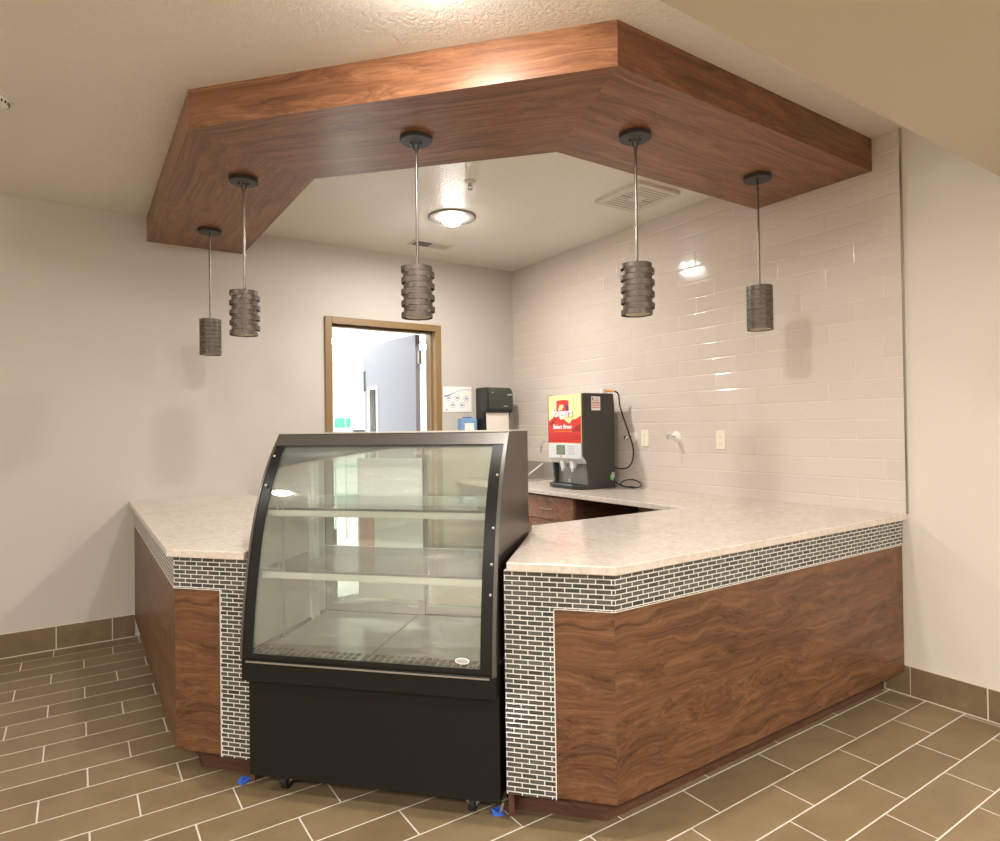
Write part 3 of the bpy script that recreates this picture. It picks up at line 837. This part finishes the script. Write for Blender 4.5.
# blue tape scraps and shim on the floor beside the case
for (x, y, a, lb) in ((-2.925, -2.30, .3, 'scrap of blue painters tape on the floor at the left corner of the display case'), (-2.222, -3.035, 1.1, 'scrap of blue painters tape on the floor at the right corner of the display case')):
    bm = bmesh.new()
    pts = [(-.022, -.018), (.020, -.022), (.026, .012), (.006, .024), (-.020, .018)]
    vs = [bm.verts.new((p[0], p[1], .001 + .012 * (i % 2))) for i, p in enumerate(pts)]; bm.faces.new(vs)
    vt = [bm.verts.new((p[0], p[1], .003 + .012 * (i % 2))) for i, p in enumerate(pts)]; bm.faces.new(vt[::-1])
    for i in range(5): bm.faces.new((vs[i], vs[(i + 1) % 5], vt[(i + 1) % 5], vt[i]))
    tag(new('tape_scrap', bm, 'blue_tape', None, (x, y, 0), a), lb, 'tape')
o = new('wood_shim', prism_axis([(0, .003), (.004, .003), (.061, .072), (.055, .072)], -.002, .004, 'y'), 'shim_wood', None, (-2.222, -3.045, 0), math.atan2(-.053, -.021))
tag(o, 'thin pale wooden shim leaning at the right front corner of the display case', 'shim')

# ------------------------------------------------------------------ coffee machine
cm = thing('coffee_machine', 'black coffee dispenser with a red and yellow graphic panel on the rear worktop', 'coffee machine', (0, 0, ZC))
X0, X1, Y0, Y1, HT = -.43, -.122, -1.470, -1.06, .70
# body: side silhouette in (x,z)
side = [(-.40, 0.0), (X1, 0.0), (X1 - .004, .05), (X1, .60), (X1 - .01, HT), (X0 + .004, HT), (X0, HT - .01), (X0, .245), (X0 + .035, .205), (X0 + .05, .05), (X0 + .03, .03)]
for y0, y1, nm in ((Y0, Y0 + .02, 'side_cover'), (Y1 - .02, Y1, 'side_cover')):
    new(nm, prism_axis(side, y0, y1, 'y'), 'machine_black', cm, bevel=.003)
new('core', prism_axis([(-.33, .0), (X1, 0), (X1, .60), (X1 - .01, HT - .004), (X0 + .006, HT - .004), (X0 + .006, .245), (X0 + .04, .21), (-.33, .19)], Y0 + .02, Y1 - .02, 'y'), 'machine_edge', cm)
gp = new('graphic_panel', B(X0 - .006, X0 + .006, Y0 + .016, Y1 - .016, .335, HT - .006), 'print_cream', cm, bevel=.002)
def flatpoly(name, pts, mat, parent, x=X0 - .0065, th=.0007):
    return new(name, prism_axis(pts, x - th, x, 'x'), mat, parent)
ya, yb = Y1 - .018, Y0 + .018      # left and right of the panel as seen
def gy(f): return ya + (yb - ya) * f
def gz(f): return .335 + (HT - .006 - .335) * f
flatpoly('mountains', [(gy(0), gz(.01)), (gy(1), gz(.01)), (gy(1), gz(.56)), (gy(.86), gz(.50)), (gy(.74), gz(.49)), (gy(.66), gz(.40)), (gy(.55), gz(.46)), (gy(.40), gz(.54)), (gy(.22), gz(.57)), (gy(.08), gz(.50)), (gy(0), gz(.46))], 'print_red', gp)
flatpoly('ridge', [(gy(.02), gz(.40)), (gy(.20), gz(.50)), (gy(.28), gz(.53)), (gy(.10), gz(.36))], 'print_darkred', gp, X0 - .0073)
flatpoly('ridge', [(gy(.70), gz(.24)), (gy(.98), gz(.24)), (gy(.98), gz(.40)), (gy(.88), gz(.36))], 'print_darkred', gp, X0 - .0073)
for k in range(4):
    flatpoly('contour', [(gy(.0), gz(.03 + k * .045)), (gy(.5), gz(.055 + k * .05)), (gy(1), gz(.09 + k * .02)), (gy(1), gz(.10 + k * .02)), (gy(.5), gz(.067 + k * .05)), (gy(.0), gz(.042 + k * .045))], 'print_darkred', gp, X0 - .0073)
# sun rays behind the can
for k in range(5):
    flatpoly('ray', [(gy(.72 + k * .055), gz(.64)), (gy(.70 + k * .07), gz(.93)), (gy(.72 + k * .07), gz(.93))], 'print_orange' if k == 1 else 'print_white', gp, X0 - .0066)
can = [(gy(.26 + .38 * f), gz(.90 - .018 * (2 * f - 1) ** 2)) for f in [i / 8 for i in range(9)]]
flatpoly('coffee_can', can + [(gy(.64), gz(.62)), (gy(.26), gz(.62))], 'print_can', gp, X0 - .0073)
flatpoly('can_mark', [(gy(.54), gz(.82)), (gy(.64), gz(.76)), (gy(.64), gz(.63)), (gy(.58), gz(.66))], 'print_purple', gp, X0 - .0080)
flatpoly('can_mark', [(gy(.34), gz(.78)), (gy(.44), gz(.80)), (gy(.50), gz(.77)), (gy(.42), gz(.68)), (gy(.36), gz(.70))], 'print_cream', gp, X0 - .0080)
RT = (PI / 2, 0, -PI / 2)
text_mesh('brand_shadow', 'folgers', .088, 'print_darkred', gp, (X0 - .0086, gy(.455), gz(.545)), RT, .0004, .004)
text_mesh('brand_word', 'folgers', .088, 'print_white', gp, (X0 - .0096, gy(.45), gz(.553)), RT, .0004, .002)
text_mesh('variety_word', 'Select Brew', .045, 'print_white', gp, (X0 - .0085, gy(.44), gz(.30)), RT, .0004, .0009)
for k in range(8): flatpoly('fine_print', [(gy(.20 + k * .07), gz(.235)), (gy(.245 + k * .07), gz(.235)), (gy(.245 + k * .07), gz(.255)), (gy(.20 + k * .07), gz(.255))], 'print_orange', gp, X0 - .0080)
cp = new('control_panel', prism_axis([(X0 - .012, .333), (X0 - .012, .225), (X0 + .03, .185), (X0 + .05, .185), (X0 + .05, .333)], Y0 + .016, Y1 - .016, 'y'), 'machine_silver', cm, bevel=.004)
new('display', B(X0 - .0135, X0 - .012, gy(.50), gy(.28), .255, .315), 'lcd', cp)
new('display_bezel', B(X0 - .0128, X0 - .012, gy(.52), gy(.26), .250, .320), 'machine_edge', cp)
bm = bmesh.new()
for i in range(3):
    for j in range(4): box(bm, X0 - .0135, X0 - .012, gy(.66 + i * .06) - .008, gy(.66 + i * .06) + .008, .255 + j * .017, .266 + j * .017)
new('keypad', bm, 'key_grey', cp)
new('indicator', lathe([(0, 0), (.007, 0), (.007, .002), (0, .002)], 16), 'red_light', cp, (X0 - .012, gy(.40), .238), rot=(0, -PI / 2, 0))
for f in (.36, .66):
    y = gy(f)
    bm = prism_axis([(X0 + .0, .205), (X0 + .045, .190), (X0 + .03, .145), (X0 + .012, .150)], y - .022, y + .022, 'y')
    cyl(.014, (X0 + .018, y, .155), (X0 + .014, y, .125), 16, bm, .010)
    new('nozzle', bm, 'machine_silver', cm, bevel=.003)
new('splash_plate', B(-.345, -.33, Y0 + .022, Y1 - .022, .03, .20), 'machine_splash', cm)
dt = new('drip_tray', prism([(X0 + .06, Y0 + .004), (X0 - .010, Y0 + .03), (X0 - .035, Y0 + .09), (X0 - .035, Y1 - .09), (X0 - .010, Y1 - .02), (X0 + .06, Y1)], 0.0, .034), 'machine_edge', cm, bevel=.006)
bm = bmesh.new()
for k in range(11): box(bm, X0 - .02, X0 + .05, Y0 + .07 + k * .025, Y0 + .08 + k * .025, .034, .036)
new('grate', bm, 'dark', dt)
new('tray_knob', lathe([(0, .03), (.010, .028), (.012, .015), (.012, 0), (0, 0)], 20), 'chrome', dt, (X0 + .05, gy(.47), .036), smooth=True)
st = new('warning_sticker', B(-.350, -.265, Y0 - .0012, Y0, .575, .675), 'print_white', cm)
bm = bmesh.new()
for k in range(3): box(bm, -.345, -.270, Y0 - .0018, Y0 - .0012, .590 + k * .014, .596 + k * .014)
box(bm, -.345, -.270, Y0 - .0018, Y0 - .0012, .63, .637)
new('red_line', bm, 'ink_red', st)
bm = bmesh.new(); box(bm, -.341, -.331, Y0 - .0018, Y0 - .0012, .645, .668)
for k in range(3): box(bm, -.323, -.275, Y0 - .0018, Y0 - .0012, .645 + k * .009, .648 + k * .009)
new('symbol', bm, 'dark', st)
pi_ = new('power_inlet', B(-.162, -.135, Y0 - .006, Y0, .055, .115), 'key_grey', cm, bevel=.002)
new('switch', B(-.176, -.163, Y0 - .006, Y0 - .001, .062, .098), 'green_switch', pi_, bevel=.002)
fit_ = new('water_fitting', cyl(.022, (-.20, Y0 + .04, HT - .002), (-.20, Y0 + .04, HT + .035), 18), 'plastic_white', cm, smooth=True)
new('fitting_nut', cyl(.008, (-.185, Y0 + .03, HT + .02), (-.134, Y0 - .008, HT + .018), 8), 'print_orange', fit_)
# hose and cord
hose = tube([(-.128, -1.482, ZC + HT + .018), (-.10, -1.492, 1.60), (-.09, -1.50, 1.50), (-.075, -1.56, 1.33), (-.06, -1.595, 1.20), (-.06, -1.58, 1.10), (-.065, -1.53, 1.055), (-.085, -1.485, 1.05), (-.108, -1.45, 1.06)], .0055, 10)
tag(new('water_hose', hose, 'rubber', smooth=True), 'black hose curving down behind the coffee machine', 'hose')
cord = tube([(-.148, -1.483, .985), (-.15, -1.50, .955), (-.12, -1.55, .925), (-.08, -1.62, .917), (-.05, -1.66, .930), (-.04, -1.62, .960), (-.06, -1.56, .972), (-.09, -1.52, .960), (-.10, -1.50, .935), (-.07, -1.52, .918), (-.04, -1.56, .917), (-.05, -1.60, .917)], .0042, 8)
tag(new('power_cord', cord, 'rubber', smooth=True), 'looped black power cord on the worktop beside the coffee machine', 'cord')

# ------------------------------------------------------------------ wall fittings on the tiles (x = -.009)
XT = -.009
def outlet(y, z, label):
    t = thing('wall_outlet', label, 'outlet', (XT, y, z), 0, 'outlets on the tiled wall')
    new('cover_plate', B(-.006, 0, -.036, .036, -.06, .06), 'outlet_cream', t, bevel=.003)
    for s in (-1, 1):
        r = new('receptacle', lathe([(0, .0015), (.0155, .0015), (.016, 0), (0, 0)], 20), 'outlet_cream', t, (-.006, 0, s * .0215), rot=(0, -PI / 2, 0))
        bm = B(-.0082, -.0078, -.0075, -.0055, s * .0215 - .002, s * .0215 + .007); box(bm, -.0082, -.0078, .0055, .0075, s * .0215 - .002, s * .0215 + .007); box(bm, -.0082, -.0078, -.0022, .0022, s * .0215 - .010, s * .0215 - .006)
        o = new('socket_slots', bm, 'outlet_slot', t)
    return t
outlet(-1.666, 1.277, 'cream wall outlet half in the shadow of the coffee machine')
outlet(-2.323, 1.269, 'cream wall outlet further right, alone on the tiled wall')
def valve(y, z, label):
    t = thing('water_valve', label, 'valve', (XT, y, z), 0, 'water stub valves on the tiled wall')
    new('escutcheon', lathe([(0, .010), (.018, .010), (.034, .006), (.040, 0), (0, 0)], 32), 'plastic_white', t, rot=(0, -PI / 2, 0), smooth=True)
    new('stem', cyl(.009, (-.008, 0, 0), (-.075, 0, 0), 14), 'chrome', t, smooth=True)
    hn = lathe([(0, 0), (.013, 0), (.018, .006), (.013, .014), (0, .014)], 14)
    new('handle', hn, 'chrome', t, (-.072, 0, 0), rot=(0, -PI / 2, 0), smooth=True)
    new('outlet_port', cyl(.008, (-.045, 0, 0), (-.045, -.025, .004), 12), 'chrome', t, smooth=True)
valve(-1.546, 1.286, 'white and chrome water valve beside the black hose')
valve(-1.954, 1.286, 'white and chrome water valve alone between the two outlets')

# ------------------------------------------------------------------ hand sink corner
t = thing('hand_sink', 'stainless steel hand sink with backsplash in the corner behind the display case', 'sink', (0, 0, ZC))
new('backsplash', B(-.02, -.0095, -.60, -.05, 0.0, .15), 'steel_dull', t, bevel=.002)
bm = B(-.46, -.02, -.58, -.52, 0, .012); box(bm, -.46, -.02, -.11, -.05, 0, .012); box(bm, -.46, -.40, -.52, -.11, 0, .012); box(bm, -.10, -.02, -.52, -.11, 0, .012)
new('rim', bm, 'steel', t, bevel=.003)
new('side_splash', prism_axis([(-.02, .0), (-.02, .13), (-.25, .0)], -.452, -.446, 'y'), 'steel_dull', t)
new('splash_edge', prism_axis([(-.02, .13), (-.02, .138), (-.262, .0), (-.248, .0)], -.455, -.443, 'y'), 'print_white', t)
fc = tube([(-.06, -.66, .01), (-.06, -.66, .28), (-.068, -.63, .325), (-.085, -.58, .33), (-.10, -.545, .305), (-.105, -.535, .235)], .009, 10)
new('faucet', fc, 'chrome', t, smooth=True)

# ------------------------------------------------------------------ grey wall: dispenser, soap, sign
t = thing('towel_dispenser', 'dark paper towel dispenser on the grey wall with white towel hanging out', 'dispenser', (-.292, 0, 1.47))
prof = [(-.0005, .0), (-.0005, .26), (-.15, .26), (-.185, .245), (-.2, .21), (-.205, .14), (-.2, .06), (-.19, .03), (-.16, .035), (-.12, -.06), (-.05, -.13), (-.0005, -.13)]
new('housing', prism_axis(prof, -.145, .138, 'x'), 'dispenser_black', t, bevel=.02, seg=3)
front = [(-.15, .2615), (-.186, .2465), (-.2015, .21), (-.2065, .14), (-.2015, .062), (-.19, .055), (-.15, .2)]
cv = new('cover', prism_axis(front, -.125, .13, 'x'), 'dispenser_green', t, bevel=.006)
text_mesh('logo', 'tork', .028, 'print_white', cv, (.095, -.2075, .185), (PI / 2, 0, 0), .0005)
text_mesh('word', 'intuition', .014, 'print_white', cv, (.05, -.2085, .085), (PI / 2, 0, 0), .0005)
new('indicator_light', lathe([(0, 0), (.004, 0), (.004, .002), (0, .002)], 12), 'print_white', t, (-.085, -.20, .21), rot=(PI / 2, 0, 0))
new('paper_towel', prism_axis([(-.168, .03), (-.165, .03), (-.172, -.22), (-.175, -.22)], -.135, .105, 'x'), 'paper', t)
t = thing('soap_dispenser', 'clear blue soap dispenser on the grey wall below the hand washing sign', 'soap', (-.545, 0, 1.33))
new('bottle', B(-.085, .075, -.09, -.0005, -.05, .125), 'blue_plastic', t, bevel=.015, seg=3)
new('label_sheet', B(-.06, .035, -.0915, -.0905, -.02, .08), 'print_white', t)
new('top_cap', B(-.04, .03, -.07, -.01, .126, .135), 'ink_blue', t, bevel=.003)
t = thing('hand_washing_sign', 'white hand washing sign with five round drawings beside the doorway', 'sign', (-.624, -.0005, 1.624))
new('board', B(-.145, .145, -.004, 0, -.112, .112), 'print_white', t, bevel=.001)
wave = []
for k in range(17):
    x = -.135 + .27 * k / 16; wave.append((x, .062 + .03 * math.sin((x + .03) * 13)))
pts = wave + [(p[0], p[1] - .003 - .009 * max(0, 1 - (p[0] + .135) / .12)) for p in wave[::-1]]
new('wave', prism_axis(pts, -.0052, -.004, 'y'), 'ink_blue', t)
for i, (x, z) in enumerate([(-.095, .012), (-.002, .012), (.09, .008), (-.05, -.05), (.045, -.052)]):
    r = new('round_drawing', lathe([(.023, 0), (.027, 0), (.027, .001), (.023, .001)], 28, closed=True), 'ink_pale', t, (x, -.004, z), rot=(PI / 2, 0, 0))
    bm = tube([(-.012, -.006, .0012), (-.002, .004, .0012), (.010, -.002, .0012)], .0035, 6); tube([(-.006, .010, .0012), (.004, .002, .0012), (.006, -.010, .0012)], .003, 6, bm)
    new('hands', bm, 'ink_blue', r)
new('small_mark', B(-.12, -.105, -.005, -.004, -.098, -.088), 'ink_blue', t)
